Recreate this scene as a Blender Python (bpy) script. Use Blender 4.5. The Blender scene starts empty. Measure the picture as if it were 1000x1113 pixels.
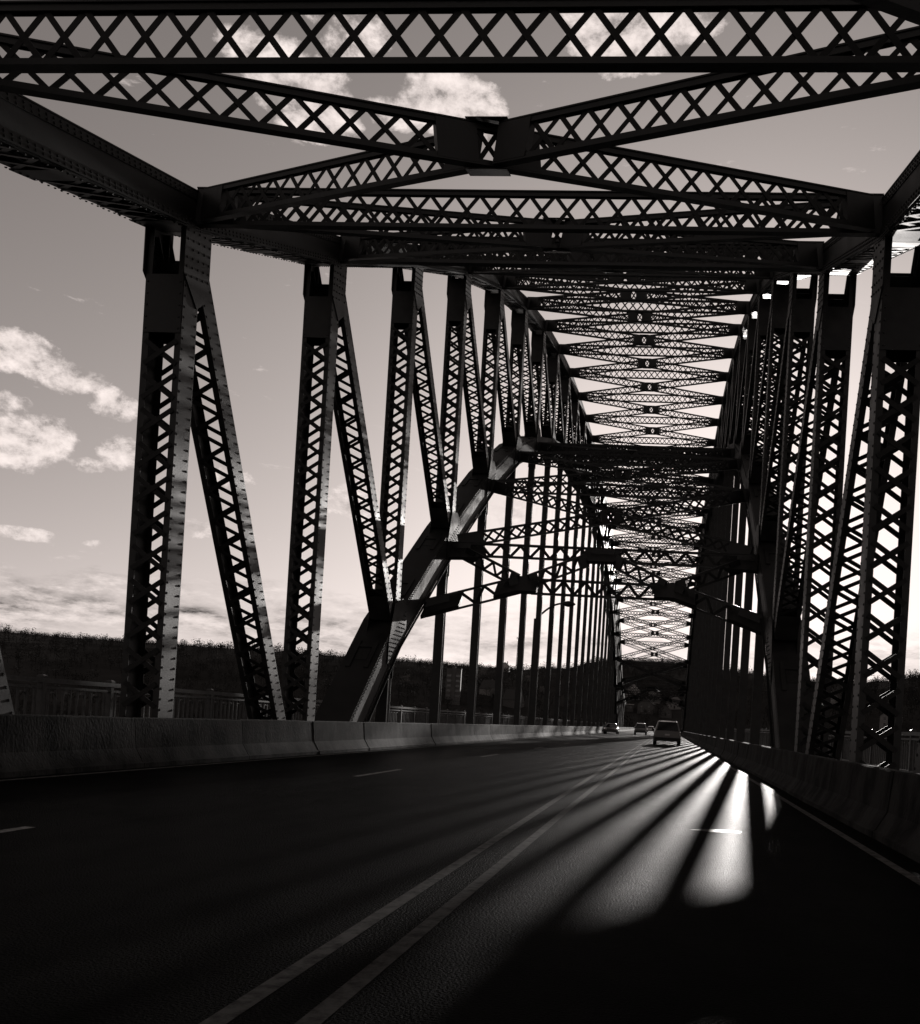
import bpy, bmesh, math, random
import numpy as np
from mathutils import Vector, Matrix
random.seed(7); rng = np.random.default_rng(11)
scene = bpy.context.scene
col = scene.collection
R = math.radians

# ------------------------------------------------------------------ layout (metres; x right, y along the bridge, z up; road at z = 0)
CAM_H = 1.22
PANEL = 7.62
Y0 = 17.764                     # y of panel point 0
XL, XR = -9.473, 3.337          # inner faces of the two arch trusses
XC = (XL + XR) / 2; HALF = (XR - XL) / 2
SUN_AZ, SUN_EL = R(4.9), R(9.7)

def yn(i): return Y0 + i * PANEL
_zt = {-3: 5.9, -2: 6.75, -1: 8.05, 0: 10.2, 1: 13.15, 2: 16.7, 3: 19.95, 4: 22.72, 5: 24.95, 6: 26.8, 7: 28.2, 8: 29.25, 9: 29.9, 10: 30.35, 11: 30.62, 12: 30.7}
_zb = {-2: -26.0, -1: -17.6, 0: -9.8, 1: -2.4, 2: 3.9, 3: 8.65, 4: 12.95, 5: 16.55, 6: 19.3, 7: 21.4, 8: 23.1, 9: 24.3, 10: 25.1, 11: 25.6, 12: 25.75}
def zt(i): return _zt[i] if i <= 12 else _zt[24 - i]
def zb(i): return _zb[i] if i <= 12 else _zb[24 - i]
IMIN, IMAX = -2, 26

# ------------------------------------------------------------------ materials
def new_mat(name):
    m = bpy.data.materials.new(name); m.use_nodes = True
    nt = m.node_tree
    return m, nt, nt.nodes, nt.links, nt.nodes['Principled BSDF']

WARM = (1.0, 0.955, 0.925)
def grey(v): return (v * WARM[0], v * WARM[1], v * WARM[2], 1)

def mat(name, lo, hi=None, rough=.6, spec=.5, scale=3.0, detail=6, bump=0.0, bscale=None, metallic=0, stretch=(1, 1, 1), contrast=(.35, .65), per_object=0.0, rough2=None, coat=0):
    m, nt, N, L, B = new_mat(name)
    hi = lo if hi is None else hi
    tc = N.new('ShaderNodeTexCoord'); mp = N.new('ShaderNodeMapping'); mp.inputs['Scale'].default_value = stretch
    L.new(tc.outputs['Object'], mp.inputs['Vector'])
    vec = mp.outputs['Vector']
    if per_object:
        oi = N.new('ShaderNodeObjectInfo'); mu = N.new('ShaderNodeVectorMath'); mu.operation = 'SCALE'
        cmb = N.new('ShaderNodeCombineXYZ')
        for k in range(3): L.new(oi.outputs['Random'], cmb.inputs[k])
        L.new(cmb.outputs[0], mu.inputs[0]); mu.inputs['Scale'].default_value = 37.0
        ad = N.new('ShaderNodeVectorMath'); L.new(vec, ad.inputs[0]); L.new(mu.outputs[0], ad.inputs[1]); vec = ad.outputs[0]
    no = N.new('ShaderNodeTexNoise'); no.inputs['Scale'].default_value = scale; no.inputs['Detail'].default_value = detail; no.inputs['Roughness'].default_value = .62
    L.new(vec, no.inputs['Vector'])
    cr = N.new('ShaderNodeValToRGB'); L.new(no.outputs['Fac'], cr.inputs['Fac'])
    e = cr.color_ramp.elements
    e[0].position = contrast[0]; e[0].color = grey(lo); e[1].position = contrast[1]; e[1].color = grey(hi)
    L.new(cr.outputs['Color'], B.inputs['Base Color'])
    B.inputs['Roughness'].default_value = rough
    if rough2 is not None:
        mr = N.new('ShaderNodeMapRange'); L.new(no.outputs['Fac'], mr.inputs['Value'])
        mr.inputs['From Min'].default_value = .3; mr.inputs['From Max'].default_value = .7
        mr.inputs['To Min'].default_value = rough; mr.inputs['To Max'].default_value = rough2
        L.new(mr.outputs[0], B.inputs['Roughness'])
    B.inputs['Specular IOR Level'].default_value = spec
    B.inputs['Metallic'].default_value = metallic
    B.inputs['Coat Weight'].default_value = coat
    if bump:
        nb = N.new('ShaderNodeTexNoise'); nb.inputs['Scale'].default_value = bscale or scale * 6; nb.inputs['Detail'].default_value = 4
        L.new(vec, nb.inputs['Vector'])
        bp = N.new('ShaderNodeBump'); bp.inputs['Strength'].default_value = bump; bp.inputs['Distance'].default_value = .02
        L.new(nb.outputs['Fac'], bp.inputs['Height']); L.new(bp.outputs[0], B.inputs['Normal'])
    return m

M_STEEL = mat('weathered_steel_paint', .008, .026, rough=.40, rough2=.56, spec=.34, scale=1.6, detail=9, bump=.07, bscale=30)
M_LACE = mat('lacing_bar_paint', .006, .015, rough=.58, spec=.26, scale=2.2, bump=.15, bscale=20)
M_GUSSET = mat('gusset_plate_paint', .010, .028, rough=.42, rough2=.6, spec=.34, scale=2.5, bump=.07, bscale=30)
M_RIB = mat('arch_rib_paint', .007, .022, rough=.56, rough2=.74, spec=.26, scale=1.1, detail=9, bump=.08, bscale=25)
M_RIVET = mat('rivet_head_paint', .012, .02, rough=.6, spec=.2, scale=9)
M_BRACE = mat('overhead_brace_paint', .006, .016, rough=.34, rough2=.6, spec=.42, scale=1.2, bump=.2, bscale=18)
M_GRAFF = mat('faded_spray_paint', .002, .004, rough=.7, spec=.2, scale=7)
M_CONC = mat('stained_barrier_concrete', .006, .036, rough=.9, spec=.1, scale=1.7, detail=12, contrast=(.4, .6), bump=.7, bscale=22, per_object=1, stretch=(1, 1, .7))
M_RAIL = mat('railing_paint', .02, .05, rough=.42, spec=.5, scale=6, bump=.1)
M_WALK = mat('sidewalk_concrete', .09, .16, rough=.9, spec=.2, scale=2)
M_TYRE = mat('tyre_rubber', .012, rough=.85, spec=.2)
M_RIM = mat('alloy_rim', .3, rough=.35, metallic=.8)
M_GLASS = mat('dark_car_glass', .008, rough=.06, spec=.6)
M_TAIL = mat('red_lamp_lens', .12, rough=.2, spec=.6)
M_HEAD = mat('clear_lamp_lens', .5, rough=.08, spec=.8)
M_PLATE = mat('number_plate', .45, rough=.5)
M_TRIM = mat('black_plastic_trim', .015, rough=.55, spec=.3)
M_BARK = mat('tree_bark', .03, .05, rough=.95, spec=.1, scale=8)
M_WOODS = mat('winter_woods', .026, .045, rough=1, spec=.02, scale=.03, detail=5)
M_PALE = mat('pale_spring_foliage', .10, .2, rough=1, spec=.02, scale=.6)
M_HILL = mat('leaf_litter_slope', .03, .06, rough=1, spec=.0, scale=.02, detail=8)
M_GROUND = mat('valley_ground', .02, .05, rough=1, spec=.0, scale=.01, detail=8)
M_WALL = [mat('pale_house_siding', .16, .22, rough=.8, scale=2), mat('brick_house_wall', .06, .1, rough=.9, scale=3), mat('white_house_siding', .35, .42, rough=.7, scale=2)]
M_ROOF = mat('shingle_roof', .03, .06, rough=.9, scale=4)
M_WIN = mat('house_window_glass', .02, rough=.1, spec=.6)
M_BLOCK = mat('tower_block_concrete', .07, .1, rough=.85, scale=.5)

def asphalt():
    m, nt, N, L, B = new_mat('worn_asphalt')
    tc = N.new('ShaderNodeTexCoord')
    def noise(scale, stretch=(1, 1, 1), detail=5):
        mp = N.new('ShaderNodeMapping'); mp.inputs['Scale'].default_value = stretch; L.new(tc.outputs['Object'], mp.inputs['Vector'])
        n = N.new('ShaderNodeTexNoise'); n.inputs['Scale'].default_value = scale; n.inputs['Detail'].default_value = detail; L.new(mp.outputs[0], n.inputs['Vector']); return n.outputs['Fac']
    big = noise(.35, (1.0, .12, 1)); mid = noise(2.5, (1, .4, 1)); fine = noise(62, detail=4); tr = noise(1.2, (.25, 6, 1), 4)
    a = N.new('ShaderNodeMix'); a.data_type = 'RGBA'; a.inputs['A'].default_value = grey(.005); a.inputs['B'].default_value = grey(.012); L.new(big, a.inputs['Factor'])
    b = N.new('ShaderNodeMix'); b.data_type = 'RGBA'; b.blend_type = 'MULTIPLY'; b.inputs['Factor'].default_value = .7
    cr = N.new('ShaderNodeValToRGB'); L.new(mid, cr.inputs['Fac']); cr.color_ramp.elements[0].position = .3; cr.color_ramp.elements[0].color = (.45, .45, .45, 1); cr.color_ramp.elements[1].position = .7; cr.color_ramp.elements[1].color = (1.25, 1.25, 1.25, 1)
    L.new(a.outputs['Result'], b.inputs['A']); L.new(cr.outputs[0], b.inputs['B']); L.new(b.outputs['Result'], B.inputs['Base Color'])
    mr = N.new('ShaderNodeMapRange'); L.new(big, mr.inputs['Value']); mr.inputs['From Min'].default_value = .3; mr.inputs['From Max'].default_value = .7; mr.inputs['To Min'].default_value = .43; mr.inputs['To Max'].default_value = .58
    L.new(mr.outputs[0], B.inputs['Roughness']); B.inputs['Specular IOR Level'].default_value = .0015
    h = N.new('ShaderNodeMath'); h.operation = 'MULTIPLY_ADD'; L.new(tr, h.inputs[0]); h.inputs[1].default_value = .3; L.new(fine, h.inputs[2])
    bp = N.new('ShaderNodeBump'); bp.inputs['Strength'].default_value = 1.0; bp.inputs['Distance'].default_value = .018; L.new(h.outputs[0], bp.inputs['Height']); L.new(bp.outputs[0], B.inputs['Normal'])
    return m
M_ASPH = asphalt()

def paint(name, v):
    m, nt, N, L, B = new_mat(name)
    tc = N.new('ShaderNodeTexCoord'); n = N.new('ShaderNodeTexNoise'); n.inputs['Scale'].default_value = 9; n.inputs['Detail'].default_value = 8; n.inputs['Roughness'].default_value = .7
    L.new(tc.outputs['Object'], n.inputs['Vector'])
    cr = N.new('ShaderNodeValToRGB'); L.new(n.outputs['Fac'], cr.inputs['Fac'])
    e = cr.color_ramp.elements; e[0].position = .36; e[0].color = grey(v * .3); e[1].position = .56; e[1].color = grey(v)
    L.new(cr.outputs[0], B.inputs['Base Color']); B.inputs['Roughness'].default_value = .65; B.inputs['Specular IOR Level'].default_value = .006
    return m
M_PATCH = mat('polished_tar_patch', .02, .05, rough=.33, rough2=.5, spec=.02, scale=12)
M_YEL = paint('worn_yellow_line_paint', .075)
M_WHI = paint('worn_white_line_paint', .16)

def water():
    m, nt, N, L, B = new_mat('river_water')
    B.inputs['Base Color'].default_value = grey(.02); B.inputs['Roughness'].default_value = .12
    tc = N.new('ShaderNodeTexCoord'); n = N.new('ShaderNodeTexNoise'); n.inputs['Scale'].default_value = .25; n.inputs['Detail'].default_value = 6; L.new(tc.outputs['Object'], n.inputs['Vector'])
    bp = N.new('ShaderNodeBump'); bp.inputs['Strength'].default_value = .4; bp.inputs['Distance'].default_value = .5; L.new(n.outputs['Fac'], bp.inputs['Height']); L.new(bp.outputs[0], B.inputs['Normal'])
    return m
M_WATER = water()

# ------------------------------------------------------------------ mesh builder
class MB:
    def __init__(s): s.v = []; s.f = []; s.mi = []; s.cur = 0
    def face(s, idx): s.f.append(idx); s.mi.append(s.cur)
    def hexa(s, c):
        b = len(s.v); s.v += [tuple(p) for p in c]
        for q in ((0, 3, 2, 1), (4, 5, 6, 7), (0, 1, 5, 4), (1, 2, 6, 5), (2, 3, 7, 6), (3, 0, 4, 7)): s.face(tuple(b + k for k in q))
    def obox(s, o, t, a, n, rt, ra, rn):                 # oriented box: origin, three axes, three ranges
        P = lambda i, j, k: o + t * rt[i] + a * ra[j] + n * rn[k]
        s.hexa([P(0, 0, 0), P(1, 0, 0), P(1, 1, 0), P(0, 1, 0), P(0, 0, 1), P(1, 0, 1), P(1, 1, 1), P(0, 1, 1)])
    def box(s, x0, x1, y0, y1, z0, z1):
        s.hexa([(x0, y0, z0), (x1, y0, z0), (x1, y1, z0), (x0, y1, z0), (x0, y0, z1), (x1, y0, z1), (x1, y1, z1), (x0, y1, z1)])
    def bar(s, p, q, wdir, w, th, tdir):                 # flat bar from p to q
        t = (q - p); Ln = t.length; t = t / Ln
        n = tdir; a = n.cross(t).normalized()
        s.obox(p, t, a, n, (0, Ln), (-w / 2, w / 2), (0, th))
    def prism(s, pts, d0, d1):                           # polygon (list of Vector) extruded between two offset vectors
        b = len(s.v); n = len(pts)
        s.v += [tuple(p + d0) for p in pts] + [tuple(p + d1) for p in pts]
        s.face(tuple(range(b + n - 1, b - 1, -1))); s.face(tuple(range(b + n, b + 2 * n)))
        for k in range(n): s.face((b + k, b + (k + 1) % n, b + n + (k + 1) % n, b + n + k))
    def rivet(s, c, nrm, r=.026, h=.02):
        a = nrm.orthogonal().normalized(); e = nrm.cross(a); b = len(s.v)
        for rr, hh in ((r, 0), (r * .6, h)):
            for k in range(6):
                an = k * math.pi / 3; s.v.append(tuple(c + a * (rr * math.cos(an)) + e * (rr * math.sin(an)) + nrm * hh))
        for k in range(6): s.face((b + k, b + (k + 1) % 6, b + 6 + (k + 1) % 6, b + 6 + k))
        s.face(tuple(b + 6 + k for k in range(6)))
    def tube(s, p, q, r0, r1=None, n=8, cap=True):
        r1 = r0 if r1 is None else r1
        t = (q - p).normalized(); a = t.orthogonal().normalized(); e = t.cross(a); b = len(s.v)
        for c, r in ((p, r0), (q, r1)):
            for k in range(n):
                an = 2 * math.pi * k / n; s.v.append(tuple(c + a * r * math.cos(an) + e * r * math.sin(an)))
        for k in range(n): s.face((b + k, b + (k + 1) % n, b + n + (k + 1) % n, b + n + k))
        if cap: s.face(tuple(b + k for k in reversed(range(n)))); s.face(tuple(b + n + k for k in range(n)))
    def loft(s, rings):                                  # closed rings of equal length, capped
        b = len(s.v); n = len(rings[0])
        for r in rings: s.v += [tuple(p) for p in r]
        for j in range(len(rings) - 1):
            for k in range(n): s.face((b + j * n + k, b + j * n + (k + 1) % n, b + (j + 1) * n + (k + 1) % n, b + (j + 1) * n + k))
        s.face(tuple(b + k for k in reversed(range(n)))); s.face(tuple(b + (len(rings) - 1) * n + k for k in range(n)))
    def merge(s, o, mi):
        b = len(s.v); s.v += o.v
        for f in o.f: s.f.append(tuple(b + k for k in f)); s.mi.append(mi)
    def build(s, name, mats, parent=None, origin=None, smooth=False, fixn=False):
        me = bpy.data.meshes.new(name)
        o0 = Vector(origin) if origin is not None else Vector((0, 0, 0))
        me.from_pydata([(a - o0.x, b - o0.y, c - o0.z) for a, b, c in s.v], [], s.f)
        if not isinstance(mats, (list, tuple)): mats = [mats]
        for m in mats:
            if m: me.materials.append(m)
        if len(mats) > 1: me.polygons.foreach_set('material_index', s.mi)
        if fixn:
            bm = bmesh.new(); bm.from_mesh(me); bmesh.ops.recalc_face_normals(bm, faces=bm.faces); bm.to_mesh(me); bm.free()
        if smooth: me.polygons.foreach_set('use_smooth', [True] * len(me.polygons))
        me.update()
        o = bpy.data.objects.new(name, me); col.objects.link(o)
        if parent is not None: o.parent = parent
        return o

def empty(name, loc=(0, 0, 0), rz=0):
    o = bpy.data.objects.new(name, None); col.objects.link(o); o.location = loc; o.rotation_euler = (0, 0, rz); o.empty_display_size = .5
    return o
def tag(o, label=None, cat=None, group=None, kind=None):
    if label: o['label'] = label
    if cat: o['category'] = cat
    if group: o['group'] = group
    if kind: o['kind'] = kind
    return o
def copy_tree(o, parent=None):
    c = o.copy(); col.objects.link(c); c.parent = parent
    for ch in list(o.children): copy_tree(ch, c)
    return c
def V(*a): return Vector(a)
EX, EY, EZ = V(1, 0, 0), V(0, 1, 0), V(0, 0, 1)

# ------------------------------------------------------------------ the setting: road, sidewalks, river, hills
ROAD_END = 560.0
mb = MB(); mb.box(-9.5, 3.16, -60, ROAD_END, -.45, 0); road = tag(mb.build('road', M_ASPH), kind='structure')
def strip(mbx, x0, x1, y0, y1, z=.004):
    b = len(mbx.v); mbx.v += [(x0, y0, z), (x1, y0, z), (x1, y1, z), (x0, y1, z)]; mbx.face((b, b + 1, b + 2, b + 3))
mb = MB(); strip(mb, -1.35, -1.255, -60, ROAD_END - 2); strip(mb, -1.685, -1.59, -60, ROAD_END - 2)
mb.build('double_center_line', M_YEL, road)
mb = MB(); strip(mb, 2.24, 2.35, -60, ROAD_END - 2); mb.build('edge_line', M_WHI, road)
mb = MB(); strip(mb, -8.80, -8.69, -60, ROAD_END - 2); mb.build('edge_line', M_WHI, road)
mb = MB(); y = 7.2
y = 5.2
while y < ROAD_END - 5: strip(mb, -5.65, -5.54, y, y + 3.05); y += 12.2
mb.build('lane_dashes', M_WHI, road)
mb = MB(); b_ = [(.36, 11.95), (.62, 11.86), (.97, 11.98), (1.0, 12.12), (.74, 12.2), (.5, 12.12)]
mb.v = [(x_, y_, .0045) for x_, y_ in b_]; mb.face(tuple(range(6))); mb.build('smooth_patch', M_PATCH, road)
for nm, x0, x1 in (('left', XL - 3.35, XL + .0), ('right', XR - .0, XR + 3.35)):
    mb = MB(); mb.box(x0, x1, -60, 330, -.3, .30)
    tag(mb.build('sidewalk', M_WALK), kind='structure')

def ridge(az):                                          # distance of the crest, slope of sight line to its tree tops
    a = math.degrees(az)
    pts = [(-180, 900, .05), (-60, 900, .056), (-36, 900, .056), (-25, 880, .058), (-15, 850, .058), (-9.5, 880, .056), (-6, 960, .060), (-4, 1000, .071), (0.5, 1000, .073), (3, 950, .068), (8, 780, .061), (11, 720, .064), (14.5, 700, .072), (25, 750, .07), (60, 900, .06), (180, 900, .05)]
    for (a0, r0, t0), (a1, r1, t1) in zip(pts, pts[1:]):
        if a0 <= a <= a1:
            w = (a - a0) / (a1 - a0); w = w * w * (3 - 2 * w)
            return r0 + (r1 - r0) * w, t0 + (t1 - t0) * w
    return 900, .05
def wob(x, y):
    return (math.sin(x * .021 + 1.3) * math.cos(y * .017) + .5 * math.sin(x * .055 + y * .043) + .3 * math.sin(x * .11 - y * .09 + 2))
ZV = -32.0
TREE_H = 5.0
def terrain(x, y):
    r = math.hypot(x, y); az = math.atan2(x, y)
    Rr, t = ridge(az); top = CAM_H + t * Rr - TREE_H
    r0 = Rr * .36
    u = (r - r0) / (Rr - r0)
    if u <= 0: return ZV
    if u < 1:
        s = u * u * (3 - 2 * u) * .55 + .45 * u
        return ZV + (top - ZV) * s + wob(x, y) * 1.6 * min(1, u * 3) * (1 if u < .8 else (1 - u) * 5 * .8 + .2)
    return top + wob(x, y) * .32 - (u - 1) * 6
def make_hills():
    naz, nr = 300, 44
    vs = []; fs = []
    for j in range(naz):
        az = -math.pi + 2 * math.pi * j / naz
        Rr, t = ridge(az)
        for k in range(nr):
            u = k / (nr - 1); r = Rr * (.34 + u * 1.15) if k < nr - 1 else 5200
            x, y = r * math.sin(az), r * math.cos(az)
            z = terrain(x, y) if k < nr - 1 else ZV - 10
            if k == 0: z = ZV - 2
            vs.append((x, y, z))
    for j in range(naz):
        for k in range(nr - 1):
            a, b = j * nr + k, ((j + 1) % naz) * nr + k
            fs.append((a, a + 1, b + 1, b))
    me = bpy.data.meshes.new('hills'); me.from_pydata(vs, [], fs); me.materials.append(M_HILL)
    me.polygons.foreach_set('use_smooth', [True] * len(fs)); me.update()
    o = bpy.data.objects.new('hills', me); col.objects.link(o); tag(o, kind='structure')
make_hills()
mb = MB(); mb.v = [(-5400, -5400, ZV - 1), (5400, -5400, ZV - 1), (5400, 5400, ZV - 1), (-5400, 5400, ZV - 1)]; mb.face((0, 1, 2, 3))
tag(mb.build('ground', M_GROUND), kind='structure')
mb = MB(); mb.v = [(-1500, -120, ZV - .6), (1500, -120, ZV - .6), (1500, 190, ZV - .6), (-1500, 190, ZV - .6)]; mb.face((0, 1, 2, 3))
tag(mb.build('river', M_WATER), kind='structure')

def woods():                                            # the winter woods on the slopes read as one mass
    P = []
    n = 0
    while n < 9000:
        az = R(rng.uniform(-48, 30)) if rng.random() < .9 else rng.uniform(-math.pi, math.pi)
        Rr, t = ridge(az); u = rng.random() ** .6
        if rng.random() < .32: u = rng.uniform(.94, 1.08)
        r = Rr * (.38 + .62 * u); x, y = r * math.sin(az), r * math.cos(az)
        if abs(x - XC) < 14 and y < ROAD_END + 6: continue
        P.append((x, y, terrain(x, y) - (2.0 if u > .9 else .5), (rng.uniform(3.6, 5.0) if rng.random() < .85 else rng.uniform(5.0, 6.6)) if u > .9 else rng.uniform(5, 9.5))); n += 1
    vs = []; fs = []; nv = 0
    for x, y, z, h in P:
        w = h * (rng.uniform(.26, .42) if h > 5.0 else rng.uniform(.5, .8)); m = 60
        d = rng.normal(size=(m, 3)); d /= np.linalg.norm(d, axis=1)[:, None]
        rr = rng.random(m) ** .45
        c = d * rr[:, None] * np.array([w, w, h * .38]) + np.array([x, y, z + h * .6])
        e1 = rng.normal(size=(m, 3)); e1 /= np.linalg.norm(e1, axis=1)[:, None]
        e2 = np.cross(e1, rng.normal(size=(m, 3))); e2 /= np.linalg.norm(e2, axis=1)[:, None]
        sz = rng.uniform(.18, .55, m)[:, None] * h / 8
        q = np.stack([c - e1 * sz, c + e2 * sz * .55, c + e1 * sz, c - e2 * sz * .55], 1).reshape(-1, 3)
        tr = np.array([[x - .18, y, z - 1], [x + .18, y, z - 1], [x + .08, y, z + h * .7], [x - .08, y, z + h * .7]])
        vs.append(q); vs.append(tr)
        idx = np.arange(4 * m + 4).reshape(-1, 4) + nv; fs.append(idx); nv += 4 * m + 4
    vs = np.concatenate(vs); fs = np.concatenate(fs)
    me = bpy.data.meshes.new('woods')
    me.vertices.add(len(vs)); me.vertices.foreach_set('co', vs.astype(np.float32).ravel())
    me.loops.add(fs.size); me.loops.foreach_set('vertex_index', fs.astype(np.int32).ravel())
    me.polygons.add(len(fs)); me.polygons.foreach_set('loop_start', np.arange(0, fs.size, 4, dtype=np.int32)); me.polygons.foreach_set('loop_total', np.full(len(fs), 4, dtype=np.int32))
    me.materials.append(M_WOODS); me.update(calc_edges=True)
    o = bpy.data.objects.new('woods', me); col.objects.link(o)
    tag(o, 'dark leafless woods covering the hillsides around the river', 'woods', kind='stuff')
woods()

# ------------------------------------------------------------------ arch bridge
bridge = empty('arch_bridge', (XC, yn(-2), 0))
tag(bridge, 'dark riveted steel through arch bridge with laced posts and overhead cross bracing', 'bridge')
BO = bridge.location.copy()
def part(mbx, name, mats, parent=None, **k):
    return mbx.build(name, mats, parent if parent is not None else bridge, origin=BO, **k)

def laced(mbx, p, q, w, d, pitch, double, tie0, tie1, side, rivets=False, barw=.095, riv=None):
    """box member from p to q: two side plates (facing +-x) and lacing on the two other faces. p, q lie on the road-side inner face."""
    t = q - p; Ln = t.length; t = t / Ln
    a = V(side, 0, 0)                                     # points away from the road
    n = t.cross(a).normalized()
    if n.y > 0: n = -n                                    # n looks back at the camera side
    th = .022; leg = .10
    for s0 in (0, w - th):
        mbx.obox(p, t, a, n, (0, Ln), (s0, s0 + th), (-d / 2, d / 2))
    for sg in (-1, 1):
        for s0, s1 in ((th, th + leg), (w - th - leg, w - th)):
            n0 = sg * d / 2 - (0 if sg < 0 else .016)
            mbx.obox(p, t, a, n, (0, Ln), (s0, s1), (n0, n0 + .016))
    mbx.cur = 1
    g0, g1 = th + leg * .45, w - th - leg * .45
    u0, u1 = tie0, Ln - tie1
    k = max(1, round((u1 - u0) / pitch)); pt = (u1 - u0) / k
    for sg in (-1, 1):
        nb = sg * (d / 2 + .001)
        pass
        for j in range(k):
            ua = u0 + j * pt; ub = ua + pt; um = (ua + ub) / 2
            if double:
                for l, (g_a, g_b) in enumerate(((g0, g1), (g1, g0))):
                    o = nb + sg * l * .014
                    mbx.bar(p + t * (ua + .16 * pt) + a * g_a + n * o, p + t * (ub - .16 * pt) + a * g_b + n * o, None, barw, .013 * sg, n)
            else:
                fl = (g0, g1)
                mbx.bar(p + t * ua + a * fl[0] + n * nb, p + t * um + a * fl[1] + n * nb, None, barw, .013 * sg, n)
                mbx.bar(p + t * um + a * fl[1] + n * (nb + sg * .014), p + t * ub + a * fl[0] + n * (nb + sg * .014), None, barw, .013 * sg, n)
    mbx.cur = 0
    if riv is not None:
        x = -.0005
        for sg in (-1, 1):
            uu = .2
            while uu < Ln - .2:
                riv.rivet(p + t * uu + a * x + n * (sg * (d / 2 - .055)), -a, .026, .013); uu += .2
        uu = .3
    return t, a, n

def tie(mbx, p, q, w, d, u0, u1, side, faces=(-1, 1)):
    t = q - p; Ln = t.length; t /= Ln; a = V(side, 0, 0); n = t.cross(a).normalized()
    if n.y > 0: n = -n
    for sg in faces:
        n0, n1 = sorted((sg * (d / 2 + .003), sg * (d / 2 + .018)))
        mbx.obox(p, t, a, n, (u0, u1), (.012, w - .012), (n0, n1))
        for s in (.06, w - .06):
            uu = u0 + .08
            while uu < u1:
                mbx.rivet(p + t * uu + a * s + n * (sg * (d / 2 + .018)), n * sg, .022, .014); uu += .22

CH_W, CH_D = .86, .66            # top chord box
LC_W, LC_D = 1.08, 1.04          # lower chord (arch rib) box
PW, PD = .76, .56                # posts
def fwd_of(i): return 1 if i < 12 else (-1 if i > 12 else 0)
def top_gusset(xin, side, i, xo):
    fwd = fwd_of(i); yy, zz = yn(i), zt(i); lo = -1.15
    y1 = .62 if fwd >= 0 else .36; y0 = -.36 if fwd >= 0 else -.62
    if fwd == 0: y0, y1 = -.5, .5
    sl0 = (zt(min(i + 1, 26)) - zt(max(i - 1, -3))) / (2 * PANEL); x = xin + side * xo
    return [V(x, yy + y0, zz + y0 * sl0 + .14), V(x, yy + y1, zz + y1 * sl0 + .14), V(x, yy + y1, zz + lo + (.25 if fwd < 0 else 0)), V(x, yy + .2 * fwd, zz + lo - .32), V(x, yy + y0, zz + lo + (.15 if fwd > 0 else 0))], (y0, y1, lo)
def low_gusset(xin, side, i, xo):
    fwd = fwd_of(i); yy, zz = yn(i), zb(i); sl = (zb(min(i + 1, 26)) - zb(max(i - 1, -2))) / (2 * PANEL); x = xin + side * xo
    return [V(x, yy + dy, zz + dz) for dy, dz in ((-1.0, -1.0 * sl + .4), (-1.0, -1.0 * sl - .42), (1.0, sl - .42), (1.0, sl + .4), (.42 + .12 * (fwd < 0), .42 * sl + 1.0), (-.42 - .12 * (fwd > 0), .3 - .42 * sl + 1.0))], (zz, sl)
def outer_plates(mbx, xin, side, i):
    mbx.prism(top_gusset(xin, side, i, PW + .002)[0], V(0, 0, 0), V(side * .024, 0, 0))
    if 1 <= i <= 23: mbx.prism(low_gusset(xin, side, i, PW + .002)[0], V(0, 0, 0), V(side * .02, 0, 0))
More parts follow.
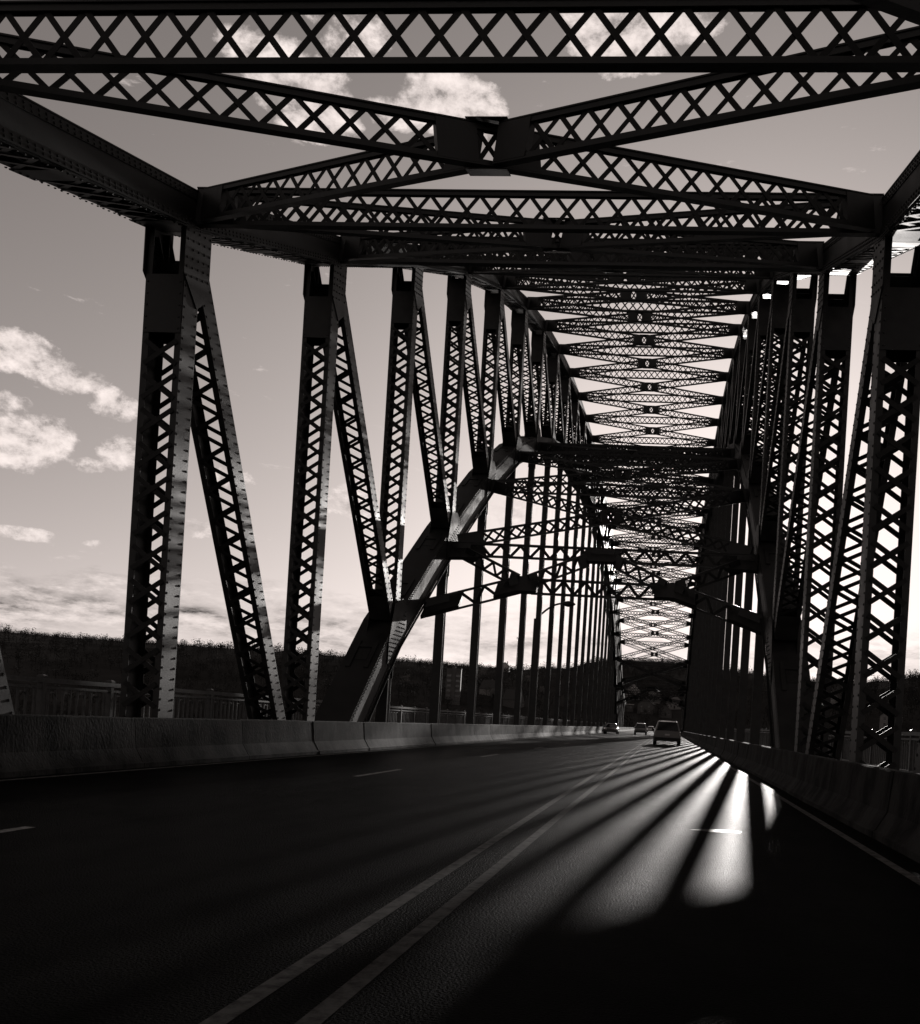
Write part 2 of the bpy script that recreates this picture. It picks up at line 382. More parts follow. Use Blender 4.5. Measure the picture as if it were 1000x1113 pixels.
def make_truss(xin, side):
    # ---- top chord
    mb = MB(); rv = MB()
    def seg_box(mbx, i, zf, W, D, x0, ov, nrow, lower, near):
        j = i + 1
        p = V(xin, yn(i), zf(i)); q = V(xin, yn(j), zf(j)); t = q - p; Ln = t.length; t /= Ln
        a = V(side, 0, 0); n = V(0, -t.z, t.y)              # n up
        for s0, s1 in ((x0, x0 + .03), (x0 + W - .03, x0 + W)): mbx.obox(p, t, a, n, (-.05, Ln + .05), (s0, s1), (-D / 2, D / 2))
        # top cover plate and its lip
        mbx.obox(p, t, a, n, (-.06, Ln + .06), (x0 - ov, x0 + W + ov), (D / 2 + .002, D / 2 + .026))
        # flange angles on the road face, top and bottom
        for n0, n1 in ((-D / 2, -D / 2 + .15), (D / 2 - .15, D / 2)):
            mbx.obox(p, t, a, n, (0, Ln), (x0 - .018, x0 - .001), (n0 + .002, n1 - .002))
            mbx.obox(p, t, a, n, (0, Ln), (x0 + W + .001, x0 + W + .018), (n0 + .002, n1 - .002))
        for s0, s1 in ((x0 - .1, x0 - .02), (x0 + .03, x0 + .14), (x0 + W - .14, x0 + W - .03)):
            if s0 < x0 and not lower: continue
            mbx.obox(p, t, a, n, (0, Ln), (s0, s1), (-D / 2 - .016, -D / 2 - .001))
        # underside: tie plates and lacing
        ties = [(0, .9), (Ln - .9, Ln), (Ln * .5 - .3, Ln * .5 + .3)]
        for u0, u1 in ties: mbx.obox(p, t, a, n, (u0, u1), (x0 - .015, x0 + W + .015), (-D / 2 - .040, -D / 2 - .018))
        mbx.cur = 1
        for u0, u1 in ((.9, Ln * .5 - .3), (Ln * .5 + .3, Ln - .9)):
            k = max(1, round((u1 - u0) / .55)); pt = (u1 - u0) / k
            for m in range(k):
                for l, (ga, gb) in enumerate(((x0 + .07, x0 + W - .07), (x0 + W - .07, x0 + .07))):
                    o = n * (-D / 2 - .018 - l * .014)
                    mbx.bar(p + t * (u0 + m * pt) + a * ga + o, p + t * (u0 + m * pt + pt) + a * gb + o, None, .10, -.013, n)
        mbx.cur = 0
        if near:
            st = .17
            for row in ((-D / 2 + .05), (-D / 2 + .115), (D / 2 - .115), (D / 2 - .05)):
                uu = .1
                while uu < Ln: rv.rivet(p + t * uu + a * (x0 - .0185) + n * row, -a, .024, .017); uu += st
            for s in (x0 + .05, x0 + W - .05):
                uu = .1
                while uu < Ln and not lower: rv.rivet(p + t * uu + a * s + n * (-D / 2 - .04), -n, .024, .017); uu += st
        return p, t, a, n, Ln
    for i in range(-3, 27):
        seg_box(mb, i, lambda k: zt(k) + CH_D / 2, CH_W, CH_D, -.03, .03, 2, False, -2 <= i <= 4)
    mb.merge(rv, 2); part(mb, 'top_chord', [M_RIB, M_LACE, M_RIVET])
    # ---- lower chord
    mb = MB(); rv = MB(); hh = []
    for i in range(-2, 26):
        p, t, a, n, Ln = seg_box(mb, i, zb, LC_W, LC_D, -.02, .02, 2, True, 0 <= i <= 5)
        # raised tie strips with hand holes on the upper face
        if i <= 6 or i >= 17:
            for u in (Ln * .30, Ln * .80):
                hh.append(MB()); hh[-1].obox(p, t, a, n, (u - .32, u + .32), (.33, .73), (LC_D / 2 + .027, LC_D / 2 + .034))
                for s0, s1 in ((.16, .30), (.76, .90)):
                    mb.obox(p, t, a, n, (u - .75, u + .75), (s0, s1), (LC_D / 2 + .028, LC_D / 2 + .07))
                mb.obox(p, t, a, n, (u + .36, u + .5), (.302, .758), (LC_D / 2 + .028, LC_D / 2 + .06))
    mb.merge(rv, 2); lc = part(mb, 'lower_chord', [M_RIB, M_LACE, M_RIVET])
    for h1 in hh: part(h1, 'hand_hole', M_RIVET, lc)
    # ---- posts, diagonals, hangers
    for i in range(IMIN, IMAX + 1):
        yy = yn(i); top = V(xin, yy, zt(i) - .02)
        lowz = zb(i) + LC_D / 2 / math.cos(math.atan((zb(min(i + 1, 26)) - zb(max(i - 1, -2))) / (2 * PANEL))) + .05
        bot = V(xin, yy, max(lowz, -1.6))
        Lp = (top - bot).length
        near = -1 <= i <= 4
        mbp = MB(); rv = MB() if near else None
        if i <= 24: pass
        tb = 1.15 if bot.z > 0 else 1.2
        laced(mbp, bot, top, PW, PD, .63, True, tb + .05, 2.15 if Lp > 5 else 1.2, side, riv=rv)
        tie(mbp, bot, top, PW, PD, 0, tb, side)
        if Lp > 5: tie(mbp, bot, top, PW, PD, Lp - 2.1, Lp - (1.0 if i <= 2 else .3), side)
        outer_plates(mbp, xin, side, i)
        if rv: mbp.merge(rv, 2)
        po = part(mbp, 'post', [M_STEEL, M_LACE, M_RIVET])
        if side > 0 and i == 2:                           # scrawled letters on the tie plate of this post
            for line, (txt, zl) in enumerate((('FAYM', .62), ('UERNV', .24))):
                cu = bpy.data.curves.new('graffiti', 'FONT'); cu.body = txt; cu.size = .34 if line == 0 else .31; cu.extrude = .001; cu.shear = .15
                tmp = bpy.data.objects.new('graffiti_text', cu); col.objects.link(tmp)
                bpy.context.view_layer.update()
                me = bpy.data.meshes.new_from_object(tmp.evaluated_get(bpy.context.evaluated_depsgraph_get()))
                bpy.data.objects.remove(tmp)
                me.transform(Matrix.Translation(V(xin + .06, yy - PD / 2 - .0205, bot.z + zl) - BO) @ Matrix.Rotation(math.pi / 2, 4, 'X'))
                me.materials.clear(); me.materials.append(M_GRAFF)
                go = bpy.data.objects.new('graffiti', me); col.objects.link(go); go.parent = po
        # gusset plate at the chord, road face and outer face
        gm = MB(); pts, (y0, y1, lo) = top_gusset(xin, side, i, -.026); gm.prism(pts, V(0, 0, 0), V(side * .024, 0, 0))
        if near or i in (5, 6):
            for r_ in range(7):
                for c_ in range(5):
                    if random.random() < .9:
                        cy = y0 + .08 + c_ * (y1 - y0 - .14) / 4; cz = lo + .2 + r_ * .17
                        gm.rivet(V(xin - side * .0265, yy + cy, zt(i) + cz + cy * .25), V(-side, 0, 0), .026, .02)
        part(gm, 'gusset_plate', [M_GUSSET], po)
        # gusset at the lower chord
        if 1 <= i <= 23:
            gm = MB(); pts, (zz, sl) = low_gusset(xin, side, i, -.066); gm.prism(pts, V(0, 0, 0), V(side * .02, 0, 0))
            if i <= 5:
                for r_ in range(5):
                    for c_ in range(9):
                        cy = -.85 + c_ * .21; gm.rivet(V(xin - side * .0665, yy + cy, zz + cy * sl - .32 + r_ * .15), V(-side, 0, 0), .024, .018)
            part(gm, 'gusset_plate', [M_RIB], po)
        # hanger from the lower chord to the deck
        if 2 <= i <= 22:
            hb = MB(); ztop = zb(i) - LC_D / 2 * 1.2
            hw, hd = .38, .36; x0 = xin + side * .12
            xa, xb = sorted((x0, x0 + side * hw))
            hb.box(xa, xb, yy - hd / 2, yy - hd / 2 + .03, -.2, ztop); hb.box(xa, xb, yy + hd / 2 - .03, yy + hd / 2, -.2, ztop)
            xa2, xb2 = sorted((x0 + side * .02, x0 + side * .045)); hb.box(xa2, xb2, yy - hd / 2 + .031, yy + hd / 2 - .031, -.2, ztop)
            xa2, xb2 = sorted((x0 + side * (hw - .045), x0 + side * (hw - .02))); hb.box(xa2, xb2, yy - hd / 2 + .031, yy + hd / 2 - .031, -.2, ztop)
            hr = MB(); z = .5; ho = None
            if i <= 4:
                while z < ztop:
                    for yo in (-.12, .12): hr.rivet(V(x0 + side * .0195, yy + yo, z), V(-side, 0, 0), .022, .016)
                    z += .2
                pass
            hp = hb; xa3, xb3 = sorted((x0 - side * .03, x0 + side * (hw + .03)))
            hp.box(xa3, xb3, yy - hd / 2 - .02, yy - hd / 2 - .002, ztop - .9, ztop + .1); hp.box(xa3, xb3, yy + hd / 2 + .002, yy + hd / 2 + .02, ztop - .9, ztop + .1)
            hb.merge(hr, 1); ho = part(hb, 'hanger', [M_STEEL, M_RIVET])
    for i in list(range(-2, 12)):
        for i0, i1 in ((i, i + 1), (24 - i, 23 - i)):
            p1 = V(xin, yn(i0), zt(i0)); p0 = V(xin, yn(i1), zb(i1))
            d = (p1 - p0); Ln = d.length; d /= Ln
            if p0.z < -1: p0 = p0 + d * ((-1.4 - p0.z) / d.z); 
            else: p0 = p0 + d * .75
            p1 = p1 - d * .15
            ins = V(side * .006, 0, 0)
            near = -1 <= i0 <= 3
            mbd = MB(); rv = MB() if near else None
            laced(mbd, p0 + ins, p1 + ins, PW - .012, .46, .66, False, .95, 1.35, side, barw=.085, riv=rv)
            L2 = (p1 - p0).length
            tie(mbd, p0 + ins, p1 + ins, PW - .012, .46, 0.0, .9, side); tie(mbd, p0 + ins, p1 + ins, PW - .012, .46, L2 - 1.3, L2 - .45, side)
            if rv: mbd.merge(rv, 2)
            do = part(mbd, 'diagonal', [M_STEEL, M_LACE, M_RIVET])
make_truss(XL, -1)
make_truss(XR, 1)

# ---- overhead bracing: laced members with a lattice web between two flanges
def lattice_girder(mbx, p, q, H, fw, pitch, solid=(), barw=.07, up=EZ, single=False):
    """p, q on the centre line; web stands along `up`; solid = list of ranges (m) with a plate web"""
    t = q - p; Ln = t.length; t /= Ln
    a = t.cross(up).normalized(); n = a.cross(t).normalized()
    h = H / 2
    mbx.cur = 0
    mbx.obox(p, t, a, n, (0, Ln), (-fw / 2, fw / 2), (h - .022, h)); mbx.obox(p, t, a, n, (0, Ln), (-fw / 2, fw / 2), (-h, -h + .022))
    for sg in (-1, 1):                                   # angle legs on both sides of the web
        for z0, z1 in ((h - .095, h - .0225), (-h + .0225, -h + .09)):
            s0, s1 = sorted((sg * .032, sg * .048)); mbx.obox(p, t, a, n, (0, Ln), (s0, s1), (z0, z1))
    for u0, u1 in solid: mbx.obox(p, t, a, n, (u0, u1), (-.062, .062), (-h + .03, h - .03))
    edges = [0] + [e for s in sorted(solid) for e in s] + [Ln]
    mbx.cur = 1
    for u0, u1 in zip(edges[0::2], edges[1::2]):
        if u1 - u0 < .1: continue
        k = max(1, round((u1 - u0) / pitch)); pt = (u1 - u0) / k; z = h - .06
        for j in range(k):
            for l, sg in enumerate((1, -1)):
                if single and l != j % 2: continue
                o = a * (-.012 + l * .013)
                mbx.bar(p + t * (u0 + j * pt) - n * (z * sg) + o, p + t * (u0 + j * pt + pt) + n * (z * sg) + o, None, barw, .012, a)
    mbx.cur = 0

SH = .71
def overhead(zf, i0, i1, H, name_s, lower):
    for i in range(i0, i1 + 1):
        mb = MB(); z = zf(i)
        p, q = V(XL + .03, yn(i), z), V(XR - .03, yn(i), z); L = (q - p).length
        lattice_girder(mb, p, q, H, .15, .465, solid=[(0, .75), (L - .75, L)], barw=.085 if lower else .07)
        part(mb, name_s, [M_BRACE, M_LACE])
        if i == i1: break
        mb = MB(); gm = MB()
        g_ = .45 if lower else .8
        pl, pr = V(XL, yn(i), z), V(XR, yn(i), z); ql, qr = V(XL, yn(i + 1), zf(i + 1)), V(XR, yn(i + 1), zf(i + 1))
        for k, (A, B) in enumerate(((pl, qr), (pr, ql))):
            d = (B - A).normalized(); A2 = A + d * .28; B2 = B - d * .28; L = (B2 - A2).length
            lift = V(0, 0, .0)
            if k == 0:
                lattice_girder(mb, A2, B2, H - .10, .14, .47, solid=[(0, .6), (L / 2 - g_, L / 2 - .18), (L / 2 + .18, L / 2 + g_), (L - .6, L)])
            else:
                for (a0, b0, s0) in ((A2, A2 + d * (L / 2 - .2), 1), (A2 + d * (L / 2 + .2), B2, 0)):
                    l2 = (b0 - a0).length
                    lattice_girder(mb, a0, b0, H - .105, .13, .47, solid=[(0, .6), (l2 - g_ + .2, l2)] if s0 else [(0, g_ - .2), (l2 - .6, l2)])
        br = part(mb, 'cross_brace', [M_BRACE, M_LACE])
        c = (pl + qr) / 2; d1 = (qr - pl).normalized(); d2 = (ql - pr).normalized(); up = d1.cross(d2).normalized()
        if up.z < 0: up = -up
        for s in (1, -1):
            pts = [c + d1 * .36, c + d2 * .36, c - d1 * .36, c - d2 * .36]
            gm = MB(); gm.prism(pts, up * (s * (H / 2 - .03)), up * (s * (H / 2 - .03) + .014 * s), ); part(gm, 'gusset_plate', M_GUSSET, br)
        # plates where the braces meet the chord
overhead(lambda k: zt(k) + SH / 2 + .04, -3 + 1, 26, SH, 'overhead_strut', False)
overhead(lambda k: zb(k) - .12, 4, 20, .62, 'lower_strut', True)

def portal(i, sg):                                       # sway portal where the ribs come down past the roadway; sg: towards mid-span
    mb = MB(); gms = []
    y_top, z_top = yn(i) , zb(i) - .38
    def pt(x, k): return V(XC + x, yn(i) - sg * (.02 + k * .55 * PANEL), z_top - k * 3.15)   # k: 0 at the strut, 1 at the foot
    # portal plane tilts with the rib
    L = 2 * HALF - .06
    upv = (pt(0, 0) - pt(0, 1)).normalized()
    lattice_girder(mb, pt(-HALF + .03, 0), pt(HALF - .03, 0), .60, .18, .44, solid=[(0, .8), (L / 2 - .5, L / 2 + .5), (L - .8, L)], single=True, barw=.12)
    kq = .55
    for s in (-1, 1):
        foot = pt(s * (HALF - .05), .96); qp = pt(s * HALF * .48, kq)
        d = (qp - foot); l = d.length
        lattice_girder(mb, foot, qp, .70, .2, .46, solid=[(0, 1.0), (l - .4, l)], single=True, barw=.12)
        a0 = pt(s * (HALF - .7), .02 + .06); b0 = pt(s * HALF * .5, kq - .07); l = (b0 - a0).length
        lattice_girder(mb, a0, b0, .56, .16, .4, solid=[(0, .5), (l - .4, l)], single=True, barw=.12)
        a0 = pt(s * HALF * .42, kq - .07); b0 = pt(s * .6, .1); l = (b0 - a0).length
        lattice_girder(mb, a0, b0, .56, .155, .4, solid=[(0, .4), (l - .4, l)], single=True, barw=.12)
        f = Vector(upv.cross(EX)).normalized() * .035
        gms.append(MB()); gms[-1].prism([pt(s * HALF * .61, .55), pt(s * HALF * .50, kq - .12), pt(s * HALF * .44, kq - .12), pt(s * HALF * .36, kq - .09), pt(s * HALF * .36, kq + .105), pt(s * HALF * .48, kq + .105), pt(s * HALF * .61, .755)], -f * 2.2, f * 2.2)
        gms.append(MB()); gms[-1].prism([pt(s * (HALF - .03), .84), pt(s * (HALF - 1.3), .695), pt(s * (HALF - 1.3), .91), pt(s * (HALF - .03), 1.09)], -f * 2.1, f * 2.1)
        gms.append(MB()); gms[-1].prism([pt(s * (HALF - .03), -.09), pt(s * (HALF - 1.3), -.09), pt(s * (HALF - 1.55), .06), pt(s * (HALF - 1.3), .15), pt(s * (HALF - .03), .17)], -f * 2.0, f * 2.0)
    lattice_girder(mb, pt(-HALF * .4, kq + .01), pt(HALF * .4, kq + .01), .64, .18, .44, solid=[], single=True, barw=.12)
    f = Vector(upv.cross(EX)).normalized() * .07
    gms.append(MB()); gms[-1].prism([pt(-.7, -.09), pt(.7, -.09), pt(.85, .05), pt(.5, .13), pt(-.5, .13), pt(-.85, .05)], -f, f)
    po = part(mb, 'portal_brace', [M_BRACE, M_LACE])
    for gm in gms: part(gm, 'gusset_plate', M_GUSSET, po, fixn=True)
    # X between the portal strut and the next panel
    mb = MB()
    for (A, B, k) in ((V(XL, yn(i), zb(i) - .1), V(XR, yn(i + sg), zb(i + sg) - .12), 0), (V(XR, yn(i), zb(i) - .1), V(XL, yn(i + sg), zb(i + sg) - .12), 1)):
        d = (B - A).normalized(); A2, B2 = A + d * .3, B - d * .3; L = (B2 - A2).length
        lattice_girder(mb, A2, B2, .58 - .01 * k, .22 - .01 * k, .52, solid=[(0, 1.1), (L / 2 - .5, L / 2 - .2), (L / 2 + .2, L / 2 + .5), (L - .8, L)], barw=.1)
    part(mb, 'cross_brace', [M_BRACE, M_LACE])
portal(3, 1); portal(21, -1)

# ------------------------------------------------------------------ concrete barrier segments
SEGL = 4.3
def barrier_mesh(flip):
    mb = MB()
    prof = [(0, .0), (0, .08), (.035, .1), (.17, .33), (.22, .84), (.235, .86), (.375, .86), (.39, .84), (.42, .33), (.5, .1), (.5, .0)]
    n = 7; rings = []
    for k in range(n):
        y = .012 + (SEGL - .024) * k / (n - 1)
        ins = .0 if 0 < k < n - 1 else .012
        rings.append([V((x + (ins if j < 6 else -ins)) * (-1 if flip else 1), y, z - (ins if z > .5 else 0)) for j, (x, z) in enumerate(prof)])
    mb.loft(rings)
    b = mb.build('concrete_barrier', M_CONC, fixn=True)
    return b
ORD = ['nearest', 'second', 'third', 'fourth', 'fifth', 'sixth', 'seventh', 'eighth', 'ninth', 'tenth', 'eleventh', 'twelfth']
for side, x, flip, name in ((-1, -8.955, True, 'left'), (1, 2.63, False, 'right')):
    proto = barrier_mesh(flip)
    n0, vis = 0, 0
    y = 3.3 if side < 0 else 3.9
    k = 0
    first_vis = 13.0 if side < 0 else 8.5
    while y < 285:
        o = proto if k == 0 else copy_tree(proto)
        o.location = (x + random.uniform(-.012, .012), y, random.uniform(-.006, .004)); o.rotation_euler = (0, 0, random.uniform(-.0025, .0025))
        if y + SEGL < first_vis:
            lab = f'stained concrete barrier segment beside the camera on the {name} road edge'
        elif vis < 12:
            w = ORD[vis]
            if side < 0: lab = f'{w} stained concrete barrier segment from the camera, on the left road edge' if vis else 'large stained concrete barrier segment at the left picture edge, nearest the camera'
            else: lab = f'{w} shaded concrete barrier segment from the camera, on the right road edge' if vis else 'dark shaded concrete barrier segment at the right picture edge, nearest the camera'
            vis += 1
        else:
            lab = f'small far concrete barrier segment on the {name} road edge beyond the twelfth one'
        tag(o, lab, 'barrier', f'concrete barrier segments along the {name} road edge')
        y += SEGL; k += 1

# ------------------------------------------------------------------ sidewalk railings
def railing(x, side, label):
    y0, bay, n = 4.0, 2.4, 96
    root = empty('railing', (x, y0, .3)); tag(root, label, 'railing', 'sidewalk railings')
    mb = MB(); mb.box(-.07, .07, 0, bay * (n - 1), 1.10, 1.19); mb.box(-.05, .05, 0, bay * (n - 1), .98, 1.03); mb.build('top_rail', M_RAIL, root)
    mb = MB(); mb.box(-.05, .05, 0, bay * (n - 1), .12, .2); mb.build('bottom_rail', M_RAIL, root)
    mb = MB()
    mb.box(-.06, .06, -.055, .055, 0, 1.2); mb.loft([[V(-.075, -.07, 1.2), V(.075, -.07, 1.2), V(.075, .07, 1.2), V(-.075, .07, 1.2)], [V(-.075, -.07, 1.23), V(.075, -.07, 1.23), V(.075, .07, 1.23), V(-.075, .07, 1.23)], [V(-.03, -.03, 1.26), V(.03, -.03, 1.26), V(.03, .03, 1.26), V(-.03, .03, 1.26)]])
    post = mb.build('post', M_RAIL, root)
    mb = MB(); k = 0
    m = 9
    for k in range(m):
        yy = .22 + (bay - .44) * k / (m - 1); mb.box(-.02, .02, yy - .02, yy + .02, .2, .98)
    for k in range(0, m - 1, 2):                         # arched heads joining pairs of balusters
        ya = .22 + (bay - .44) * k / (m - 1); yb = .22 + (bay - .44) * (k + 1) / (m - 1); c = (ya + yb) / 2; r = (yb - ya) / 2
        pr = None
        for s in range(7):
            an = math.pi * s / 6; p = V(0, c - r * math.cos(an), .80 + r * math.sin(an) * .9)
            if pr is not None: mb.tube(pr, p, .016, n=5, cap=False)
            pr = p
    pan = mb.build('baluster_panel', M_RAIL, root)
    for k in range(n):
        o = post if k == 0 else post.copy()
        if k: col.objects.link(o)
        o.location = (0, k * bay, 0)
        if k < n - 1:
            o = pan if k == 0 else pan.copy()
            if k: col.objects.link(o)
            o.location = (0, k * bay, 0)
railing(XL - 2.95, -1, 'grey metal baluster railing along the outer edge of the left sidewalk')
railing(XR + 2.95, 1, 'dark metal baluster railing along the outer edge of the right sidewalk')

# ------------------------------------------------------------------ street lamp
lx, ly = XL - .75, 74.5
lamp = empty('street_lamp', (lx - .3, ly, -.25)); tag(lamp, 'curved arm street lamp rising beside the left hangers, bright sky behind', 'street lamp')
mb = MB(); mb.tube(V(0, 0, 0), V(0, 0, 9.3), .13, .09, 10); mb.tube(V(0, 0, 0), V(0, 0, .5), .16, .14, 10); mb.build('pole', M_STEEL, lamp)
mb = MB(); pr = None
for s in range(9):
    u = s / 8; p = V(2.05 * u ** 1.0, 0, 9.2 + 1.35 * math.sin(u * math.pi / 2) ** 1.0)
    if pr is not None: mb.tube(pr, p, .075, n=6)
    pr = p
mb.build('arm', M_STEEL, lamp)
mb = MB(); rings = []
for u, w, h in ((0, .08, .07), (.15, .2, .16), (.5, .27, .24), (.85, .22, .17), (1.05, .06, .05)):
    rings.append([V(2.0 + u, w * math.cos(a), 10.55 + h * math.sin(a)) for a in [2 * math.pi * k / 10 for k in range(10)]])
mb.loft(rings); hd = mb.build('lamp_head', M_STEEL, lamp, smooth=True)
mb = MB(); rings = []
for z, r in ((10.47, .14), (10.41, .12), (10.37, .06)): rings.append([V(2.45 + 1.5 * r * math.cos(a), r * math.sin(a), z) for a in [2 * math.pi * k / 10 for k in range(10)]])
mb.loft(rings); mb.build('lens', M_HEAD, hd, smooth=True)

# ------------------------------------------------------------------ cars
def car(name, label, loc, rz, paint_v, kind, W=1.85, metallic=.4):
    root = empty(name, loc, rz); tag(root, label, 'car')
    P_ = mat('car_paint', paint_v, rough=.28, spec=.5, metallic=metallic, coat=.5)
    hw = W / 2
    # side profile stations along y (rear at y=0, front at +L): (y, underside, belt height, half width)
    if kind == 'suv':
        Lc, roof, st = 4.55, 1.74, [(0, .42, .95, .90), (.06, .34, 1.03, .96), (.5, .30, 1.06, 1.0), (1.4, .26, 1.05, 1.0), (2.9, .26, 1.02, 1.0), (3.5, .28, .98, .98), (4.3, .32, .84, .93), (4.55, .42, .70, .80)]
        gh = [(.10, 1.02, .86), (.42, roof - .06, .70), (.75, roof, .69), (2.0, roof, .69), (2.55, roof - .07, .68), (3.45, 1.0, .84)]
    else:
        Lc, roof, st = 4.5, 1.43, [(0, .42, .86, .88), (.07, .32, .93, .95), (.6, .28, .95, 1.0), (1.5, .24, .93, 1.0), (3.0, .24, .90, 1.0), (3.6, .26, .84, .98), (4.3, .30, .72, .92), (4.5, .40, .58, .78)]
        gh = [(.55, .92, .82), (1.2, roof - .04, .66), (1.6, roof, .65), (2.1, roof, .65), (2.5, roof - .05, .64), (3.35, .88, .80)]
    mb = MB(); rings = []
    for y, zu, zbelt, k in st:
        w = hw * k; zm = (zu + zbelt) / 2
        prof = [(-w * .86, zu), (-w * .97, zu + .1), (-w, zm), (-w * .97, zbelt - .08), (-w * .88, zbelt), (0, zbelt + .02), (w * .88, zbelt), (w * .97, zbelt - .08), (w, zm), (w * .97, zu + .1), (w * .86, zu)]
        rings.append([V(a, y, b) for a, b in prof])
    mb.loft(rings)
    # pillars and roof shell
    rr = []
    for y, z, k in gh: rr.append((y, z, hw * k))
    for (ya, za, wa), (yb, zb_, wb) in zip(rr[1:-1], rr[2:-1]):
        mb.hexa([(-wa, ya, za - .05), (wa, ya, za - .05), (wb, yb, zb_ - .05), (-wb, yb, zb_ - .05), (-wa * .9, ya, za), (wa * .9, ya, za), (wb * .9, yb, zb_), (-wb * .9, yb, zb_)])
    for sg in (-1, 1):
        for (a, b) in ((0, 1), (5, 4)):
            pa = V(sg * rr[a][2], rr[a][0], rr[a][1] - .02); pb = V(sg * (rr[b][2] - .02), rr[b][0], rr[b][1] - .02); mb.tube(pa, pb, .06, .05, 6)
        for yb in ((1.35, 2.35) if kind == 'suv' else (1.75,)):
            mb.tube(V(sg * hw * .87, yb, st[3][2] - .02), V(sg * hw * .685, yb, roof - .04), .045, n=6)
    body = mb.build('body', P_, root, fixn=True)
    mbg = MB(); rings = []
    for y, z, w in rr:
        zb0 = st[3][2] - .03
        rings.append([V(-hw * .85, y, zb0), V(-w + .01, y, max(z - .045, zb0 + .02)), V(w - .01, y, max(z - .045, zb0 + .02)), V(hw * .85, y, zb0)])
    mbg.loft(rings); mbg.build('window', M_GLASS, root, fixn=True)
    for yw in (.78, Lc - .92):
        for sg in (-1, 1):
            t = MB(); t.tube(V(sg * (hw - .22), yw, .33), V(sg * (hw + .005), yw, .33), .33, n=20); w = t.build('wheel', M_TYRE, root)
            t = MB(); t.tube(V(sg * (hw + .0), yw, .33), V(sg * (hw + .015), yw, .33), .21, n=16); t.build('rim', M_RIM, w)
    zl = .88 if kind == 'suv' else .74
    for sg in (-1, 1):
        t = MB(); t.hexa([(sg * hw * .62, -.015, zl - .08), (sg * hw * .9, .05, zl - .1), (sg * hw * .93, .1, zl + .14), (sg * hw * .72, .06, zl + .14), (sg * hw * .62, .05, zl - .08), (sg * hw * .9, .12, zl - .1), (sg * hw * .9, .2, zl + .1), (sg * hw * .7, .16, zl + .1)])
        t.build('tail_lamp', M_TAIL, root, fixn=True)
        t = MB(); t.hexa([(sg * hw * .55, Lc + .0, .60), (sg * hw * .84, Lc - .08, .60), (sg * hw * .86, Lc - .22, .74), (sg * hw * .6, Lc - .12, .74), (sg * hw * .55, Lc - .1, .60), (sg * hw * .84, Lc - .2, .60), (sg * hw * .86, Lc - .35, .7), (sg * hw * .6, Lc - .25, .7)])
        t.build('headlight', M_HEAD, root, fixn=True)
        t = MB(); t.loft([[V(sg * (hw - .03), 3.0 - .04, 1.0), V(sg * (hw - .03), 3.06, 1.0), V(sg * (hw - .03), 3.06, 1.1), V(sg * (hw - .03), 3.0 - .04, 1.1)], [V(sg * (hw + .18), 2.94, .98), V(sg * (hw + .18), 3.04, 1.0), V(sg * (hw + .18), 3.04, 1.16), V(sg * (hw + .18), 2.94, 1.17)]])
        t.build('mirror', M_TRIM, root, fixn=True)
    t = MB(); t.box(-hw * .9, hw * .9, -.06, .1, .36, .56); t.build('rear_bumper', M_TRIM if kind == 'suv' else P_, root)
    t = MB(); t.box(-hw * .86, hw * .86, Lc - .12, Lc + .05, .33, .52); t.build('front_bumper', M_TRIM if kind == 'suv' else P_, root)
    t = MB(); t.box(-.17, .17, -.075, -.062, .62 if kind != 'suv' else .70, .73 if kind != 'suv' else .82); t.build('number_plate', M_PLATE, root)
    if kind == 'suv':
        for sg in (-1, 1):
            t = MB(); t.tube(V(sg * hw * .58, .7, roof + .05), V(sg * hw * .58, 2.3, roof + .05), .025, n=6); t.tube(V(sg * hw * .58, .7, roof - .02), V(sg * hw * .58, .7, roof + .05), .02, n=6); t.tube(V(sg * hw * .58, 2.3, roof - .02), V(sg * hw * .58, 2.3, roof + .05), .02, n=6)
            t.build('roof_rail', M_TRIM, root)
        t = MB(); t.tube(V(0, .12, 1.08), V(.45, .16, 1.14), .012, n=5); t.build('wiper', M_TRIM, root)
    return root
car('suv', 'pale sport utility vehicle seen from behind in the right lane, nearest of the cars', (.12, 69.0, 0), 0, .16, 'suv', 1.93)
car('sedan', 'dark low saloon car in the far left lane beside the left barrier', (-7.25, 133.0, 0), math.pi, .05, 'sedan', 1.85)
car('hatchback', 'dark tall hatchback just left of the centre line, beyond the nearest car', (-3.75, 149.0, 0), math.pi, .06, 'suv', 1.85)
car('distant_car', 'tiny pale car farthest down the road, just right of the dark hatchback', (-3.6, 236.0, 0), math.pi, .3, 'sedan', 1.8)

